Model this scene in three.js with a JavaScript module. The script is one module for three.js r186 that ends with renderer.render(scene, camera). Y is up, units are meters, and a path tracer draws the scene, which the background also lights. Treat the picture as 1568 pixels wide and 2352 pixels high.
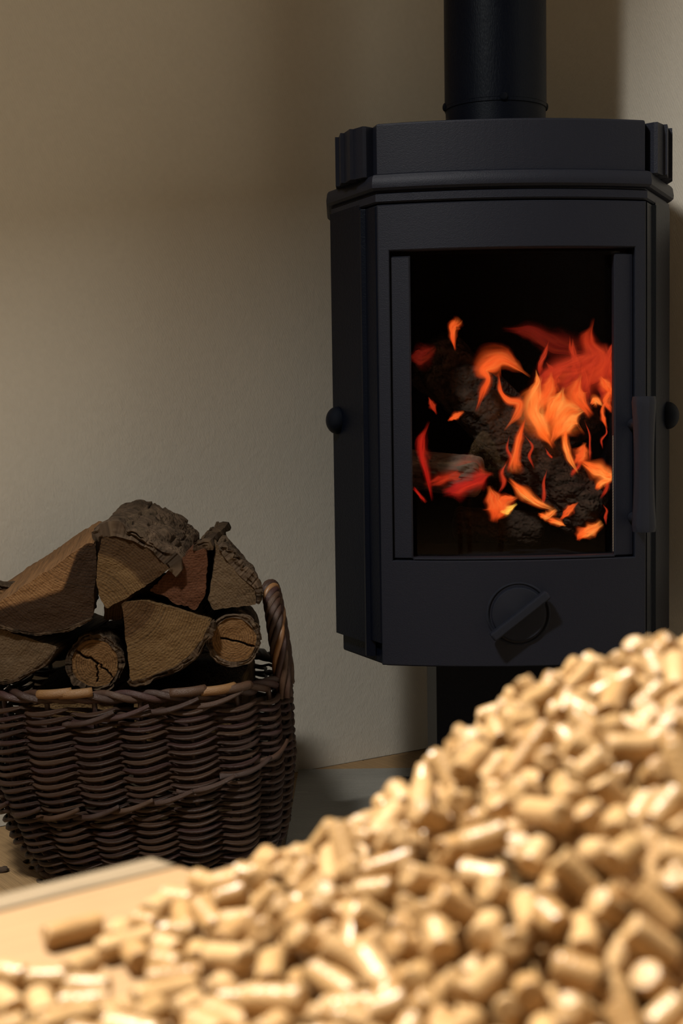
import * as THREE from 'three';
import { RectAreaLightUniformsLib } from 'three/addons/lights/RectAreaLightUniformsLib.js';
import { RoundedBoxGeometry } from 'three/addons/geometries/RoundedBoxGeometry.js';
import { mergeGeometries, mergeVertices, toCreasedNormals } from 'three/addons/utils/BufferGeometryUtils.js';

// ---------------------------------------------------------------- camera, light, exposure
RectAreaLightUniformsLib.init();
const scene = new THREE.Scene();
scene.background = new THREE.Color(0, 0, 0);
const camera = new THREE.PerspectiveCamera(39.6, 1568 / 2352, 0.02, 30);
camera.position.set(0, 0.6, 0);
camera.rotation.set(-0.0718, 0, -0.0149, 'XYZ');
camera.focus = 1.86;
camera.userData.fStop = 13;
const renderer = new THREE.WebGLRenderer({ antialias: true });
renderer.toneMapping = THREE.LinearToneMapping;
renderer.toneMappingExposure = 1.0;
renderer.shadowMap.enabled = true;

const LAMP_AT = new THREE.Vector3(-0.62, 2.05, -0.66);
const LAMP_AIM = new THREE.Vector3(0.51, -0.632, 0.58).normalize();
const LAMP_SIZE = 0.24;
const key = new THREE.RectAreaLight(new THREE.Color(1.0, 0.93, 0.82), 730, LAMP_SIZE, LAMP_SIZE);
key.position.copy(LAMP_AT);
key.lookAt(LAMP_AT.clone().add(LAMP_AIM));
scene.add(key);

// ---------------------------------------------------------------- helpers
function rng(seed) { let s = seed >>> 0; return () => { s = (s + 0x6d2b79f5) >>> 0; let t = Math.imul(s ^ (s >>> 15), 1 | s); t = (t + Math.imul(t ^ (t >>> 7), 61 | t)) ^ t; return ((t ^ (t >>> 14)) >>> 0) / 4294967296; }; }
const lerp = (a, b, t) => a + (b - a) * t, clamp = (x, a = 0, b = 1) => Math.min(b, Math.max(a, x));
const smooth = (a, b, x) => { const t = clamp((x - a) / (b - a)); return t * t * (3 - 2 * t); };
function hash(x, y, z) { let h = Math.imul(x, 374761393) ^ Math.imul(y, 668265263) ^ Math.imul(z, 2147483647 - 1274126177); h = Math.imul(h ^ (h >>> 13), 1274126177); return ((h ^ (h >>> 16)) >>> 0) / 4294967296; }
// value noise; px and py make it repeat
function noise(x, y, z = 0, px = 0, py = 0) {
  const xi = Math.floor(x), yi = Math.floor(y), zi = Math.floor(z), u = x - xi, v = y - yi, w = z - zi;
  const m = (a, p) => p ? ((a % p) + p) % p : a, s = (t) => t * t * (3 - 2 * t), a = s(u), b = s(v), c = s(w);
  const x0 = m(xi, px), x1 = m(xi + 1, px), y0 = m(yi, py), y1 = m(yi + 1, py);
  const k = (zz) => lerp(lerp(hash(x0, y0, zz), hash(x1, y0, zz), a), lerp(hash(x0, y1, zz), hash(x1, y1, zz), a), b);
  return lerp(k(zi), k(zi + 1), c);
}
function fbm(x, y, z, o = 4, px = 0, py = 0) { let s = 0, a = 0.5, n = 0; for (let i = 0; i < o; i++) { s += a * noise(x, y, z + i * 17.3, px, py); n += a; a /= 2; x *= 2; y *= 2; px *= 2; py *= 2; } return s / n; }

function tex(w, h, fn, srgb = false) {
  const d = new Uint8Array(w * h * 4);
  for (let y = 0; y < h; y++) for (let x = 0; x < w; x++) {
    const c = fn(x / w, y / h), i = (y * w + x) * 4;
    if (typeof c === 'number') d[i] = d[i + 1] = d[i + 2] = clamp(c) * 255; else { d[i] = clamp(c[0]) * 255; d[i + 1] = clamp(c[1]) * 255; d[i + 2] = clamp(c[2]) * 255; }
    d[i + 3] = 255;
  }
  const t = new THREE.DataTexture(d, w, h); t.wrapS = t.wrapT = THREE.RepeatWrapping; t.magFilter = THREE.LinearFilter; t.minFilter = THREE.LinearMipmapLinearFilter; t.generateMipmaps = true;
  if (srgb) t.colorSpace = THREE.SRGBColorSpace;
  t.needsUpdate = true; return t;
}
const rep = (t, x, y = x) => { const c = t.clone(); c.repeat.set(x, y); c.needsUpdate = true; return c; };
const lin = (r, g, b) => new THREE.Color().setRGB(r, g, b);
const std = (o) => new THREE.MeshPhysicalMaterial(o);

const used = {};
function numbered(n) { used[n] = (used[n] ?? -1) + 1; return used[n] ? n + '_' + String(used[n]).padStart(3, '0') : n; }
const shade = (m) => { m.castShadow = m.receiveShadow = true; return m; };
function part(parent, name, geometry, material, label) { const m = shade(new THREE.Mesh(geometry, material)); m.name = name; if (label) m.userData.label = label; parent.add(m); return m; }
function tag(o, label, category, group) { o.userData.label = label; o.userData.category = category; if (group) o.userData.group = group; return o; }
function thing(name, label, category, group) { const g = new THREE.Group(); g.name = numbered(name); scene.add(g); return tag(g, label, category, group); }
function single(name, geometry, material, label, category, group) { const m = shade(new THREE.Mesh(geometry, material)); m.name = numbered(name); scene.add(m); return tag(m, label, category, group); }
function struct(o, label, category) { o.userData.kind = 'structure'; return tag(o, label, category); }

// box with uv in metres
function boxM(x0, x1, y0, y1, z0, z1) {
  const g = new THREE.BoxGeometry(x1 - x0, y1 - y0, z1 - z0); g.translate((x0 + x1) / 2, (y0 + y1) / 2, (z0 + z1) / 2);
  const p = g.attributes.position, n = g.attributes.normal, uv = g.attributes.uv;
  for (let i = 0; i < p.count; i++) { const ax = Math.abs(n.getX(i)), ay = Math.abs(n.getY(i)); uv.setXY(i, ax > 0.5 ? p.getZ(i) : p.getX(i), ay > 0.5 ? p.getZ(i) : p.getY(i)); }
  return g;
}
// uprights from a plan outline [x, z]
function prism(pts, y0, y1, bevel = 0) {
  const s = new THREE.Shape(pts.map(([x, z]) => new THREE.Vector2(x, -z)));
  const g = new THREE.ExtrudeGeometry(s, { depth: y1 - y0 - 2 * bevel, bevelEnabled: bevel > 0, bevelThickness: bevel, bevelSize: bevel, bevelOffset: -bevel, bevelSegments: 2, curveSegments: 4 });
  g.rotateX(-Math.PI / 2); g.translate(0, y0 + bevel, 0); return g;
}
// tube along points with a radius per point
function tube(points, radius, sides = 7, closed = false, caps = true) {
  const n = points.length, P = [], I = [], U = [];
  const t = points.map((p, i) => { const a = points[closed ? (i + n - 1) % n : Math.max(0, i - 1)], b = points[closed ? (i + 1) % n : Math.min(n - 1, i + 1)]; return b.clone().sub(a).normalize(); });
  let nor = new THREE.Vector3(0, 1, 0); if (Math.abs(t[0].y) > 0.8) nor.set(1, 0, 0);
  let len = 0;
  for (let i = 0; i < n; i++) {
    nor.sub(t[i].clone().multiplyScalar(nor.dot(t[i]))).normalize(); const bi = t[i].clone().cross(nor), r = typeof radius === 'function' ? radius(i / (n - 1), i) : radius;
    if (i) len += points[i].distanceTo(points[i - 1]);
    for (let k = 0; k < sides; k++) { const a = k / sides * 2 * Math.PI, c = Math.cos(a) * r, s = Math.sin(a) * r; P.push(points[i].x + nor.x * c + bi.x * s, points[i].y + nor.y * c + bi.y * s, points[i].z + nor.z * c + bi.z * s); U.push(k / sides, len); }
  }
  const m = closed ? n : n - 1;
  for (let i = 0; i < m; i++) for (let k = 0; k < sides; k++) { const a = i * sides + k, b = i * sides + (k + 1) % sides, j = ((i + 1) % n) * sides, c = j + k, d = j + (k + 1) % sides; I.push(a, c, b, b, c, d); }
  if (!closed && caps) for (const [row, flip] of [[0, 1], [n - 1, 0]]) { const c = P.length / 3; P.push(points[row].x, points[row].y, points[row].z); U.push(0.5, len); for (let k = 0; k < sides; k++) { const a = row * sides + k, b = row * sides + (k + 1) % sides; flip ? I.push(c, a, b) : I.push(c, b, a); } }
  const g = new THREE.BufferGeometry(); g.setAttribute('position', new THREE.Float32BufferAttribute(P, 3)); g.setAttribute('uv', new THREE.Float32BufferAttribute(U, 2)); g.setIndex(I); g.computeVertexNormals(); return g;
}
// a grid of points -> surface
function sheet(nu, nv, fn, uvfn) {
  const P = [], U = [], I = [];
  for (let j = 0; j <= nv; j++) for (let i = 0; i <= nu; i++) { const p = fn(i / nu, j / nv); P.push(p[0], p[1], p[2]); const q = uvfn ? uvfn(i / nu, j / nv) : [i / nu, j / nv]; U.push(q[0], q[1]); }
  for (let j = 0; j < nv; j++) for (let i = 0; i < nu; i++) { const a = j * (nu + 1) + i, b = a + 1, c = a + nu + 1, d = c + 1; I.push(a, b, c, b, d, c); }
  const g = new THREE.BufferGeometry(); g.setAttribute('position', new THREE.Float32BufferAttribute(P, 3)); g.setAttribute('uv', new THREE.Float32BufferAttribute(U, 2)); g.setIndex(I); g.computeVertexNormals(); return g;
}
const plain = (g) => { const h = g.index ? g.toNonIndexed() : g; for (const k of Object.keys(h.attributes)) if (!['position', 'normal', 'uv'].includes(k)) h.deleteAttribute(k); return h; };
const join = (list) => mergeGeometries(list.map(plain));
const V = (x, y, z) => new THREE.Vector3(x, y, z);
function spline(pts, n, closed = false) { return new THREE.CatmullRomCurve3(pts, closed, 'catmullrom', 0.5).getPoints(n); }

// ---------------------------------------------------------------- materials
const grainNoise = tex(512, 512, (u, v) => 0.55 * fbm(u * 64, v * 64, 3, 3, 64, 64) + 0.45 * noise(u * 200, v * 200, 9, 200, 200));
const wallBump = tex(1024, 1024, (u, v) => { const w = 0.5 + 0.5 * Math.sin((u + v * 0.5) * 2 * Math.PI * 44 + 3 * noise(u * 30, v * 30, 1, 30, 30)); return 0.45 * fbm(u * 60, v * 44, 5, 3, 60, 44) + 0.3 * w * noise(u * 90, v * 60, 7, 90, 60) + 0.25 * noise(u * 12, v * 12, 4, 12, 12); });
const wallTone = tex(512, 512, (u, v) => { const a = fbm(u * 6, v * 6, 2, 4, 6, 6), b = fbm(u * 120, v * 120, 8, 2, 120, 120), k = 0.94 + 0.05 * a + 0.05 * (b - 0.5); return [k, k * 0.995, k * 0.985]; });
const wallMat = std({ color: lin(0.66, 0.642, 0.585), map: rep(wallTone, 1.3), bumpMap: rep(wallBump, 5), bumpScale: 0.0007, roughness: 0.92, specularIntensity: 0.3 });
const ceilMat = std({ color: lin(0.62, 0.6, 0.55), roughness: 0.95 });
const pineTone = tex(1024, 512, (u, v) => {
  const wob = fbm(u * 3, v * 5, 1, 3, 3, 5), rings = 0.5 + 0.5 * Math.sin((v * 26 + wob * 7) * 2 * Math.PI), fib = noise(u * 14, v * 320, 5, 14, 320), k = 0.78 + 0.1 * rings + 0.16 * (fib - 0.5) + 0.12 * (wob - 0.5);
  return [k, k * 0.93, k * 0.8 + 0.02];
});
const pineBump = tex(512, 512, (u, v) => 0.6 * noise(u * 10, v * 256, 5, 10, 256) + 0.4 * fbm(u * 20, v * 60, 6, 2, 20, 60));
const floorMats = [[0.34, 0.235, 0.127], [0.31, 0.214, 0.118], [0.37, 0.258, 0.14], [0.33, 0.232, 0.13]].map(([r, g, b], i) => { const t = rep(pineTone, 0.9, 4.2); t.offset.set(i * 0.31, i * 0.23); return std({ color: lin(r, g, b), map: t, bumpMap: rep(pineBump, 2, 6), bumpScale: 0.0006, roughness: 0.62 }); });
const edgeMat = std({ color: lin(0.24, 0.19, 0.125), map: rep(pineTone, 2.2, 7), bumpMap: rep(pineBump, 6, 14), bumpScale: 0.0004, roughness: 0.75 });
const boardMat = std({ color: lin(0.345, 0.227, 0.115), map: rep(pineTone, 2.2, 7), bumpMap: rep(pineBump, 6, 14), bumpScale: 0.0003, roughness: 0.6 });
const ironBump = tex(512, 512, (u, v) => 0.5 * noise(u * 170, v * 170, 2, 170, 170) + 0.5 * fbm(u * 60, v * 60, 4, 2, 60, 60));
const iron = std({ color: lin(0.0042, 0.0058, 0.0125), roughness: 0.55, specularIntensity: 0.58, specularColor: lin(0.84, 0.88, 1), bumpMap: rep(ironBump, 13), bumpScale: 0.00022 });
const steel = std({ color: lin(0.0014, 0.0025, 0.0068), roughness: 0.42, specularIntensity: 0.22, specularColor: lin(0.8, 0.9, 1), bumpMap: rep(ironBump, 5), bumpScale: 0.00025 });
const soot = std({ color: lin(0.0022, 0.003, 0.0055), roughness: 0.95, specularIntensity: 0.2, bumpMap: rep(grainNoise, 6), bumpScale: 0.002 });
const slateTone = tex(512, 512, (u, v) => { const a = fbm(u * 5, v * 9, 3, 4, 5, 9), s = noise(u * 20, v * 150, 6, 20, 150), w = smooth(0.79, 0.84, noise(u * 26, v * 60, 12, 26, 60)) * smooth(0.6, 0.72, noise(u * 7, v * 7, 22, 7, 7)); const k = 0.62 + 0.3 * a + 0.1 * (s - 0.5) + 0.5 * w; return [k, k, k]; });
const slate = std({ color: lin(0.27, 0.27, 0.25), map: rep(slateTone, 1.7), roughness: 0.48, bumpMap: rep(grainNoise, 3), bumpScale: 0.0006 });
const glass = std({ color: lin(0.93, 0.93, 0.95), transmission: 1, thickness: 0, roughness: 0.02, ior: 1.5, specularIntensity: 0.6 });

// ---------------------------------------------------------------- the room: a corner turned 34 degrees to the view
const CORNER = [0.281, -2.5745], TURN = 0.596;
const inRoom = (o) => { o.position.set(CORNER[0], 0, CORNER[1]); o.rotation.y = TURN; return o; };
const RW = 7.2, RH = 3.3;
const darkWallMat = std({ color: lin(0.1, 0.06, 0.034), map: rep(pineTone, 0.5, 1.5), bumpMap: rep(pineBump, 1, 3), bumpScale: 0.0005, roughness: 0.6 });   // wood grain on the unseen walls, made dark to cut bounced light
function wall(name, g, label, mat = wallMat) { const m = shade(new THREE.Mesh(g, mat)); m.name = name; scene.add(inRoom(m)); struct(m, label, 'wall'); return m; }
wall('wall_left', boxM(-RW, 0, 0, RH, -0.1, 0), 'off-white woven-paper wall behind the log basket');
wall('wall_right', boxM(0, 0.1, 0, RH, -0.1, RW), 'off-white wall on the far side of the stove catching its shadow');
wall('wall_rear', boxM(-RW, 0.1, 0, RH, RW, RW + 0.1), 'unseen wall made dark to cut bounced light, facing the stove corner', darkWallMat);
wall('wall_side', boxM(-RW - 0.1, -RW, 0, RH, -0.1, RW + 0.1), 'unseen wall made dark to cut bounced light, facing the right wall', darkWallMat);
{
  const c = shade(new THREE.Mesh(boxM(-RW, 0, RH, RH + 0.1, 0, RW), ceilMat)); c.name = 'ceiling'; scene.add(inRoom(c)); struct(c, 'plain off-white ceiling over the stove corner', 'ceiling');
  const fl = new THREE.Group(); fl.name = 'floor'; scene.add(inRoom(fl)); struct(fl, 'worn pine plank floor under basket and stove', 'floor');
  part(fl, 'subfloor', boxM(-RW, 0, -0.06, -0.022, 0, RW), soot);
  const r = rng(5), pw = 0.152;
  for (let i = 0, x = 0; x > -RW; i++, x -= pw) {
    let z = 0; const first = 0.5 + r() * 1.6;
    for (const end of [first, first + 1.5, RW]) {
      if (end <= z) continue; const e = Math.min(end, RW), x0 = Math.max(-RW, x - pw);
      const g = new RoundedBoxGeometry(x - x0 - 0.0016, 0.022, e - z - 0.0016, 1, 0.0012); g.translate((x + x0) / 2, -0.011 - r() * 0.0004, (z + e) / 2);
      const p = g.attributes.position, uv = g.attributes.uv, o = r() * 3; for (let k = 0; k < p.count; k++) uv.setXY(k, p.getZ(k) + o, p.getX(k));
      part(fl, 'floor_plank', g, floorMats[Math.floor(r() * 4)]); z = e;
    }
  }
}

// ---------------------------------------------------------------- hearth plate
{
  const g = prism([[-0.078, -2.327], [0.425, -2.327], [0.535, -2.165], [0.535, -1.55], [-0.09, -1.55]], 0, 0.005, 0.001);
  const p = g.attributes.position, uv = g.attributes.uv; for (let i = 0; i < p.count; i++) uv.setXY(i, p.getX(i), p.getZ(i));
  single('hearth_plate', g, slate, 'dark grey slate hearth plate lying on the floor under the stove', 'hearth plate');
}

// ---------------------------------------------------------------- bark crumbs on the floor
{
  const crumb = std({ color: lin(0.05, 0.032, 0.02), roughness: 0.95 });
  [[-0.452, -1.835, 0.008], [-0.43, -1.872, 0.005], [-0.415, -1.9, 0.0045], [-0.418, -1.845, 0.004], [-0.395, -1.79, 0.005], [-0.47, -1.8, 0.004]].forEach(([x, z, q], i) => {
    const g = new THREE.IcosahedronGeometry(q, 2), p = g.attributes.position; for (let k = 0; k < p.count; k++) { const n = 0.6 + 0.8 * noise(p.getX(k) * 300 + 9, p.getY(k) * 300 + 9, p.getZ(k) * 300 + i * 5); p.setXYZ(k, p.getX(k) * n, Math.max(-q * 0.3, p.getY(k) * n * 0.45), p.getZ(k) * n * 0.8); }
    const m = single('bark_crumb', mergeVertices(g), crumb, 'dark crumb of bark fallen on the planks beside the basket', 'bark crumb', 'bark crumbs on the floor'); m.position.set(x, q * 0.3, z); m.rotation.y = i * 1.3;
  });
}

// ---------------------------------------------------------------- the stove (origin on the floor under its middle)
const STOVE = V(0.23, 0, -2.08), BOW = 0.027, HALF = 0.178, FRONT = 0.18;
const bow = (x) => FRONT + BOW * (1 - (x / HALF) ** 2);
const frontArc = (n = 28, off = 0, half = HALF) => Array.from({ length: n + 1 }, (_, i) => { const x = lerp(-half, half, i / n); return [x, bow(x) + off]; });
function plan(off) {   // outline of the body, offset outwards
  const base = [[-0.15, -0.2], [-0.237, -0.1], [-0.237, 0.047], ...frontArc(), [0.237, 0.047], [0.237, -0.1], [0.15, -0.2]], n = base.length;
  return base.map((p, i) => {
    const a = base[(i + n - 1) % n], b = base[(i + 1) % n], e1 = [p[0] - a[0], p[1] - a[1]], e2 = [b[0] - p[0], b[1] - p[1]], l1 = Math.hypot(...e1), l2 = Math.hypot(...e2);
    const n1 = [-e1[1] / l1, e1[0] / l1], n2 = [-e2[1] / l2, e2[0] / l2]; let m = [n1[0] + n2[0], n1[1] + n2[1]]; const q = 1 + n1[0] * n2[0] + n1[1] * n2[1]; m = [m[0] / q, m[1] / q];
    return [p[0] + m[0] * off, p[1] + m[1] * off];
  });
}
function sweepRing(profile) {   // closed ring: profile of [offset, y]
  const rings = profile.map(([o, y]) => plan(o).map(([x, z]) => [x, y, z])), n = rings[0].length, P = [], I = [];
  rings.forEach((r) => r.forEach((p) => P.push(...p)));
  for (let j = 0; j < rings.length - 1; j++) for (let i = 0; i < n; i++) { const a = j * n + i, b = j * n + (i + 1) % n, c = a + n, d = b + n; I.push(a, b, c, b, d, c); }
  const g = new THREE.BufferGeometry(); g.setAttribute('position', new THREE.Float32BufferAttribute(P, 3)); g.setIndex(I);
  const h = toCreasedNormals(g, 0.6), p = h.attributes.position, uv = new Float32Array(p.count * 2); for (let i = 0; i < p.count; i++) { uv[2 * i] = p.getX(i) + p.getZ(i) * 0.3; uv[2 * i + 1] = p.getY(i); }
  h.setAttribute('uv', new THREE.Float32BufferAttribute(uv, 2)); return h;
}
// a bowed bar: front follows the bow, with a chamfer round the front
function bowedBox(x0, x1, y0, y1, dz0, dz1, c = 0.0015, n = 20, cs = [1, 1, 1, 1]) {   // cs: chamfer on left, right, bottom, top
  const out = [], L = cs[0] * c, R = cs[1] * c, B = cs[2] * c, T = cs[3] * c;
  const F = (x, dz) => bow(x) + dz;
  const uvp = (ax, ay, bx, by) => (u, v) => [lerp(ax, bx, u), lerp(ay, by, v)];
  out.push(sheet(n, 4, (u, v) => { const x = lerp(x0 + L, x1 - R, u); return [x, lerp(y0 + B, y1 - T, v), F(x, dz1)]; }, uvp(x0, y0, x1, y1)));
  const rim = (fa, fb, m) => out.push(sheet(m, 1, (u, v) => (v ? fa(u) : fb(u))));
  const edge = (path) => { rim((u) => { const [x, y, ix, iy] = path(u); return [ix, iy, F(ix, dz1)]; }, (u) => { const [x, y] = path(u); return [x, y, F(x, dz1 - c)]; }, n); rim((u) => { const [x, y] = path(u); return [x, y, F(x, dz1 - c)]; }, (u) => { const [x, y] = path(u); return [x, y, F(x, dz0)]; }, n); };
  edge((u) => [lerp(x0, x1, u), y0, lerp(x0 + L, x1 - R, u), y0 + B]);
  edge((u) => [lerp(x1, x0, u), y1, lerp(x1 - R, x0 + L, u), y1 - T]);
  edge((u) => [x1, lerp(y0, y1, u), x1 - R, lerp(y0 + B, y1 - T, u)]);
  edge((u) => [x0, lerp(y1, y0, u), x0 + L, lerp(y1 - T, y0 + B, u)]);
  out.push(sheet(n, 1, (u, v) => { const x = lerp(x1, x0, u); return [x, lerp(y0, y1, v), F(x, dz0)]; }));
  return join(out);
}
const stove = thing('wood_stove', 'black cast-iron wood stove with a bowed glass door and a lit fire', 'stove');
stove.position.copy(STOVE);
{
  // body: a C-shaped shell open at the front, with its firebox floor and roof
  const shell = [[-0.15, -0.2], [-0.237, -0.1], [-0.237, 0.047], [-0.18, 0.176], [-0.16, 0.176], [-0.16, -0.13], [0.16, -0.13], [0.16, 0.176], [0.18, 0.176], [0.237, 0.047], [0.237, -0.1], [0.15, -0.2]];
  const ownBow = prism([[-0.178, 0.176], ...frontArc(20, -0.006), [0.178, 0.176]].slice(1, -1).concat([[0.178, 0.1], [-0.178, 0.1]]), 0.2555, 0.36);
  part(stove, 'body', join([prism(shell, 0.284, 0.868, 0.001), ownBow]), steel);
  const lining = [boxM(-0.16, 0.16, 0.36, 0.39, -0.13, 0.175), boxM(-0.16, 0.16, 0.835, 0.866, -0.13, 0.175), boxM(-0.16, 0.16, 0.39, 0.835, -0.14, -0.12), boxM(-0.166, -0.156, 0.39, 0.835, -0.13, 0.17), boxM(0.156, 0.166, 0.39, 0.835, -0.13, 0.17)];
  part(stove, 'firebox_lining', join(lining), soot, 'sooty black firebox lining');
  part(stove, 'base_skirt', prism(plan(-0.007), 0.2535, 0.284, 0.003), steel);
  for (const s of [-1, 1]) {
    const line = [[0.2, 0.1345], [0.24, 0.045], [0.24, -0.1], [0.234, -0.108], [0.234, -0.1], [0.234, 0.04], [0.192, 0.1345]];
    const pts = line.map(([x, z]) => [s * x, z]); if (s > 0) pts.reverse();
    part(stove, 'side_panel', prism(pts, 0.279, 0.876, 0.0008), steel);
    const strip = [[0.1985, 0.146], [0.2, 0.1385], [0.19, 0.1345], [0.186, 0.15]].map(([x, z]) => [s * x, z]); if (s > 0) strip.reverse();
    part(stove, 'corner_strip', prism(strip, 0.262, 0.868, 0.0008), steel);
    const ball = new THREE.SphereGeometry(0.0195, 32, 20); ball.scale(0.82, 1, 1); ball.translate(s * 0.2345, 0.585, 0.058);
    part(stove, 'side_boss', ball, steel);
  }
  // mouldings and crown
  part(stove, 'moulding', sweepRing([[-0.03, 0.87], [-0.001, 0.8705], [0.0015, 0.8725], [0.0015, 0.882], [-0.002, 0.884], [-0.002, 0.8855], [0.0045, 0.8865], [0.0075, 0.8895], [0.008, 0.894], [0.0065, 0.9035], [0.0045, 0.9065], [0.0005, 0.908], [-0.03, 0.909]]), iron);
  const crown = [...frontArc(28, -0.003, 0.1765), [0.205, 0.06], [0.225, 0.04], [0.225, -0.1], [0.145, -0.19], [-0.145, -0.19], [-0.225, -0.1], [-0.225, 0.04], [-0.205, 0.06]];
  part(stove, 'crown', prism(crown, 0.906, 0.9745, 0.003), iron);
  for (const s of [-1, 1]) {
    const at = (deg) => { const a = deg * Math.PI / 180; return [0.1775 + 0.0525 * Math.sin(a), 0.055 + 0.118 * Math.cos(a)]; }, steps = [14, 34, 53, 69, 90];
    for (let k = 0; k < 4; k++) {
      const A = at(steps[k]), D = at(steps[k + 1]), B = [A[0] + 0.0048, A[1] + 0.0012];
      let pts = [[A[0] - 0.012, A[1] - 0.012], A, B, D, [D[0] - 0.014, D[1] - 0.006]].map(([x, z]) => [s * x, z]); if (s < 0) pts = pts.reverse();
      part(stove, 'rib', prism(pts, 0.906, 0.973, 0.0008), iron);
    }
  }
  // door: four bowed rails round the window
  const WX = 0.162, W0 = 0.3975, W1 = 0.808;
  const door = part(stove, 'door', join([
    bowedBox(-0.1775, 0.1775, 0.2555, W0, -0.02, 0, 0.0014, 28), bowedBox(-0.1775, 0.1775, W1, 0.8685, -0.02, 0, 0.0014, 28),
    bowedBox(-0.1775, -WX, W0 - 0.0014, W1 + 0.0014, -0.02, 0, 0.0012, 6, [1, 1, 0, 0]), bowedBox(WX, 0.1775, W0 - 0.0014, W1 + 0.0014, -0.02, 0, 0.0012, 6, [1, 1, 0, 0])]), iron);
  for (const s of [-1, 1]) { const a = s < 0 ? -WX : 0.1345, b = s < 0 ? -0.1345 : WX; part(door, 'window_strip', bowedBox(a, b, W0 + 0.001, 0.8015, -0.024, -0.0075, 0.0022, 6), iron); }
  part(door, 'window_sill', bowedBox(-0.1345, 0.1345, W0, W0 + 0.004, -0.024, -0.003, 0.0015, 24), iron);
  part(door, 'glass_pane', sheet(24, 4, (u, v) => { const x = lerp(-0.148, 0.148, u); return [x, lerp(W0 - 0.004, W1 + 0.006, v), bow(x) - 0.026]; }), glass, 'clear heat-proof glass pane');
  // seal cord that shows as a pale dotted line along the right strip
  { const pts = []; for (let i = 0; i <= 120; i++) { const y = lerp(0.405, 0.56, i / 120); pts.push(V(0.1338 + 0.0002 * Math.sin(i * 2.1), y, bow(0.134) - 0.012)); } part(door, 'seal_cord', tube(pts, (t, i) => 0.0006 + 0.0004 * (i % 3 === 0 ? 1 : 0), 5), std({ color: lin(0.16, 0.14, 0.11), roughness: 0.9 })); }
  // air dial with its diagonal grip
  const kx = 0.0028, ky = 0.3262, kz = bow(kx), dial = new THREE.Group(); dial.name = 'air_dial'; dial.position.set(kx, ky, kz - 0.002); door.add(dial);
  part(dial, 'dial_rim', new THREE.LatheGeometry([[0.0385, 0], [0.0385, 0.0016], [0.0405, 0.003], [0.0415, 0.003], [0.043, 0.001], [0.043, 0]].map(([a, b]) => new THREE.Vector2(a, b)), 64).rotateX(Math.PI / 2), iron);
  part(dial, 'dial_disc', new THREE.LatheGeometry([[0, 0.0085], [0.034, 0.0085], [0.0352, 0.0078], [0.036, 0.006], [0.036, 0]].map(([a, b]) => new THREE.Vector2(a, b)).reverse(), 64).rotateX(Math.PI / 2), iron);
  const grip = new RoundedBoxGeometry(0.094, 0.0125, 0.016, 3, 0.0035); grip.translate(0, 0, 0.0185); grip.rotateZ(0.66);
  part(dial, 'grip_bar', grip, iron);
  // waisted handle on two studs
  const hp = []; for (let i = 0; i <= 24; i++) { const t = i / 24, w = 0.0128 + 0.0034 * Math.pow(Math.abs(2 * t - 1), 1.7); hp.push([w, lerp(-0.0885, 0.0885, t)]); }
  const hl = [[0, -0.0885], [hp[0][0] - 0.0015, -0.0885], ...hp.slice(1, -1), [hp[24][0] - 0.0015, 0.0885], [0, 0.0885]];
  const handle = new THREE.LatheGeometry(hl.map(([a, b]) => new THREE.Vector2(a, b)), 40); handle.translate(0.1665, 0.523, 0.2195);
  const hm = part(stove, 'door_handle', toCreasedNormals(handle, 0.7), iron);
  for (const y of [0.45, 0.575]) { const st = new THREE.CylinderGeometry(0.0062, 0.0075, 0.032, 20); st.rotateX(Math.PI / 2); st.translate(0.1605, y, 0.195); part(hm, 'stud', st, iron); }
  // pedestal
  part(stove, 'pedestal', prism([[-0.1, -0.12], [0.1, -0.12], [0.1, 0.1], [-0.1, 0.1]], 0.012, 0.256, 0.003), steel);
  part(stove, 'foot_plate', prism([[-0.15, -0.16], [0.15, -0.16], [0.15, 0.13], [-0.15, 0.13]], 0.005, 0.0135, 0.002), steel);
}
// flue pipe
{
  const f = thing('flue_pipe', 'straight black flue pipe rising from the stove to the ceiling', 'pipe'); f.position.set(0.232, 0.9745, -2.1);
  part(f, 'pipe', new THREE.CylinderGeometry(0.0735, 0.0735, RH - 0.9745 - 0.055, 64).translate(0, 0.055 + (RH - 0.9745 - 0.055) / 2, 0), steel);
  part(f, 'collar', new THREE.LatheGeometry([[0.0722, 0.0], [0.0722, 0.054], [0.0728, 0.0575], [0.0738, 0.06]].map(([a, b]) => new THREE.Vector2(a, b)), 64), steel);
  for (let k = 0; k < 4; k++) { const a = k * Math.PI / 2 - 0.05; part(f, 'screw', new THREE.SphereGeometry(0.0062, 14, 10).scale(0.6, 1, 1).rotateY(-a).translate(Math.cos(a) * 0.0735, 0.06, Math.sin(a) * 0.0735), steel); }
}

// ---------------------------------------------------------------- wood for logs
const ringTone = (seed, contrast) => tex(1024, 1024, (u, v) => {   // half a metre across, pith in the middle
  const x = (u - 0.5) * 0.5, y = (v - 0.5) * 0.5, w = fbm(u * 9, v * 9, seed, 3) - 0.5, r = Math.hypot(x, y) + w * 0.006, a = Math.atan2(y, x);
  const t = r / 0.0032 + 0.8 * noise(r * 160, 3, seed), s = t - Math.floor(t), ring = Math.pow(s, 2.2), ray = noise(a * 60, r * 30, seed + 3), saw = noise(u * 24 + v * 10, v * 420 - u * 160, seed + 5), f = noise(u * 260, v * 260, seed + 7);
  const k = 0.66 + contrast * (0.5 - ring) * 0.55 + 0.1 * (ray - 0.5) + 0.14 * (saw - 0.5) + 0.16 * (f - 0.5) + 0.3 * w + 0.16 * (noise(r * 45, 2, seed + 11) - 0.5);
  return [k, k * (0.94 - 0.04 * ring), k * (0.86 - 0.08 * ring)];
});
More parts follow.
